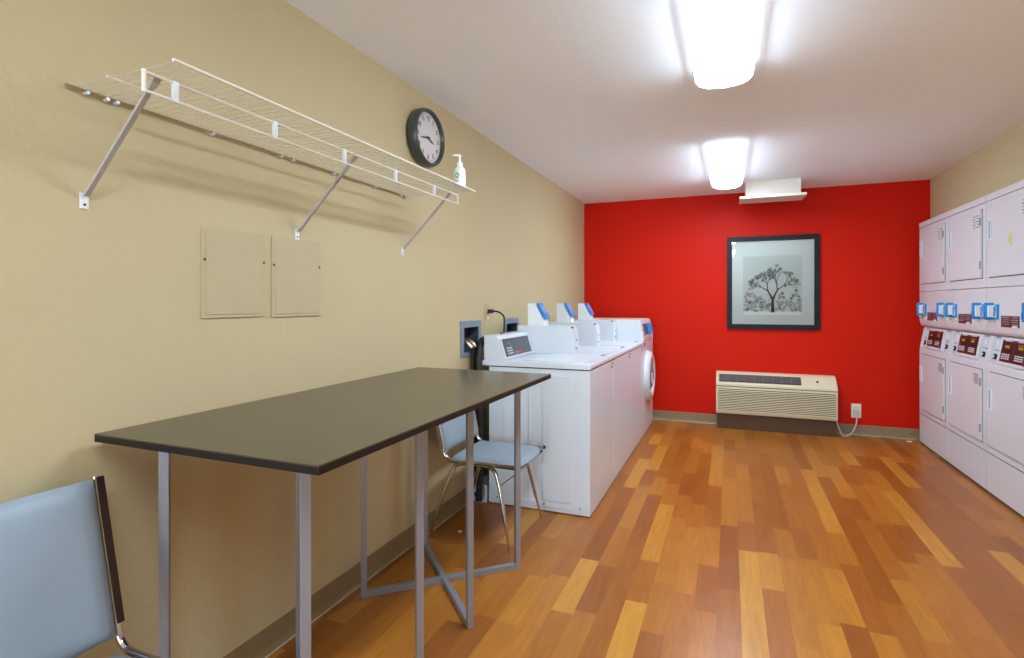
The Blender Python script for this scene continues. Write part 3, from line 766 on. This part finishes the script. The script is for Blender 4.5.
# ------------------------------------------------------------------ work table
TZ = .934
t = thing('work_table', (-1.16, 1.66, 0), 'long dark laminate table on thin silver legs against the beige wall', 'table')
MB().box(-1.514, -.788, .882, 2.440, TZ-.004, TZ, .0008).build('tabletop', 'top', t)
MB().box(-1.5145, -.7875, .8815, 2.4405, TZ-.021, TZ-.0035, .001).build('edge_band', 'edge', t, 'near-black edge')
def uframe(a, c, zb, t):
    a, c = Vector((a[0], a[1], 0)), Vector((c[0], c[1], 0)); d = (c-a).normalized(); n = Vector((-d.y, d.x, 0)); zz = Vector((0, 0, 1)); hw = .0125
    top = TZ-.022
    for p in (a, c): MB().obox(p+zz*(top/2), d, n, zz, hw, hw, top/2, .0015).build('leg', 'leg', t)
    m = (a+c)/2; l = (c-a).length/2-hw
    MB().obox(m+zz*(.0125+zb), d, n, zz, l, hw, .0125, .001).build('floor_bar', 'leg', t)
    MB().obox(m+zz*(top-.0125-zb), d, n, zz, l, hw, .0125, .001).build('top_bar', 'leg', t)
uframe((-1.468, 1.920), (-.945, 2.405), .000, t)
uframe((-1.468, 2.425), (-.945, 1.895), .0012, t)
uframe((-1.468, 1.035), (-.945, 1.527), .000, t)
uframe((-1.468, 1.545), (-.945, 1.014), .0012, t)

# ------------------------------------------------------------------ chairs
def chair(loc, label):
    t = thing('side_chair', (0, 0, 0), label, 'chair', 'grey vinyl chrome-framed side chairs')
    # seat cushion: domed, rounded
    def pad(b, nx, ny, fn, th):
        top = [[b.bm.verts.new(fn(i/nx, j/ny, 1)) for j in range(ny+1)] for i in range(nx+1)]
        bot = [[b.bm.verts.new(fn(i/nx, j/ny, 0)) for j in range(ny+1)] for i in range(nx+1)]
        for i in range(nx):
            for j in range(ny):
                b.bm.faces.new([top[i][j], top[i+1][j], top[i+1][j+1], top[i][j+1]]); b.bm.faces.new([bot[i][j], bot[i][j+1], bot[i+1][j+1], bot[i+1][j]])
        rim = [(i, 0) for i in range(nx)]+[(nx, j) for j in range(ny)]+[(i, ny) for i in range(nx, 0, -1)]+[(0, j) for j in range(ny, 0, -1)]
        for k in range(len(rim)):
            a, c = rim[k], rim[(k+1) % len(rim)]
            b.bm.faces.new([top[a[0]][a[1]], bot[a[0]][a[1]], bot[c[0]][c[1]], top[c[0]][c[1]]])
    def sq(u, v, hx, hy, rr=.05):   # square to rounded square
        x, y = (2*u-1), (2*v-1)
        k = 1-.10*(x*x*y*y)**1.5
        return x*hx*k, y*hy*k
    def edge(u, v):
        e = min(u, 1-u, v, 1-v)*2
        return min(1, (e/.16))**.5 if e < .16 else 1
    def seatf(u, v, top):
        x, y = sq(u, v, .212, .205)
        e = edge(u, v)
        return (x, y, (.440+.020*e+.006*(1-(2*u-1)**2)*(1-(2*v-1)**2)) if top else .434)
    b = MB(); pad(b, 20, 18, seatf, 0); b.build('seat', 'vinyl', t, sharp=70)
    MB().box(-.20, .205, -.195, .195, .424, .435, .003).build('seat_pan', 'blkplas', t)
    A, B = Vector((-.222, 0, .475)), Vector((-.310, 0, .846)); up = (B-A); nf = Vector((up.z, 0, -up.x)).normalized()
    def backf(u, v, top):
        y = (2*v-1)*.196; p = A.lerp(B, u); e = edge(u, v)
        bow = -.012*(1-(2*v-1)**2)
        return tuple(p+Vector((bow, y, 0))+nf*((.008+.014*e) if top else (-.008-.010*e)))
    b = MB(); pad(b, 18, 18, backf, 0); b.build('backrest', 'vinyl', t, sharp=70)
    for s in (-1, 1):
        y = s*.207
        # flat upright, bending into the seat side
        pts = [Vector((-.312, y, .852)), Vector((-.27, y, .672)), Vector((-.228, y, .50)), Vector((-.218, y, .468)), Vector((-.200, y, .450)), Vector((-.17, y, .443)), Vector((-.05, y, .442)), Vector((.18, y, .446)), Vector((.212, y, .447))]
        b = MB().tube(spline(pts, 4), .0095, 10); b.build('side_rail', 'chrome', t)
        a_, c_ = Vector((-.3105, y+s*.004, .850)), Vector((-.230, y+s*.004, .500)); d = (c_-a_).normalized()
        MB().obox((a_+c_)/2, d, Vector((0, 1, 0)), d.cross(Vector((0, 1, 0))), (c_-a_).length/2, .0085, .0125, .002).build('upright_cover', 'dark_refl', t)
        lp = [Vector((.178, s*.243, 0)), Vector((.150, s*.232, .13)), Vector((.118, s*.218, .28)), Vector((.092, s*.205, .37)), Vector((.066, s*.197, .412)), Vector((.02, s*.193, .428)), Vector((-.04, s*.193, .430))]
        sp_ = spline(lp, 5)
        MB().tube(sp_, [.0075+.0035*min(1, max(0, (p.z-.12)/.03)) for p in sp_], 10).build('front_leg', 'chrome', t)
        lp = [Vector((-.295, s*.235, 0)), Vector((-.262, s*.228, .13)), Vector((-.215, s*.215, .28)), Vector((-.178, s*.202, .38)), Vector((-.15, s*.195, .418)), Vector((-.10, s*.193, .430)), Vector((-.04, s*.193, .430))]
        sp_ = spline(lp, 5)
        MB().tube(sp_, [.0075+.0035*min(1, max(0, (p.z-.12)/.03)) for p in sp_], 10).build('rear_leg', 'chrome', t)
    MB().tube([(.105, -.215, .33), (.105, .215, .33)], .007, 8).build('stretcher', 'chrome', t)
    b = MB()
    for s in (-1, 1): b.box(.203, .216, s*.207-.009, s*.207+.009, .439, .457, .003)
    b.build('corner_cap', 'blkplas', t)
    for q in bpy.data.objects:        # seat height
        if q.parent == t:
            for v in q.data.vertices:
                k = min(1, max(0, (v.co.z-.05)/.30)); v.co.z -= .018*k
    t.location = loc
    return t
c1 = chair((-1.212, 2.775, 0), 'grey vinyl chair tucked under the far end of the table by the washer')
c2 = dup(c1, (-1.169, .658, 0), 'grey vinyl chair in the bottom left corner in front of the table')

for o in [q for q in bpy.data.objects if q.parent == c1 and q.name.startswith('upright_cover')]:
    o.data = o.data.copy(); o.data.materials[0] = M['chrome']          # the far chair's uprights stay plain chrome, without the painted dark reflection
for o in [q for q in bpy.data.objects if q.parent == c2 and q.name.startswith('upright_cover')]: o['label'] = 'chrome upright strip with a dark reflection painted in'
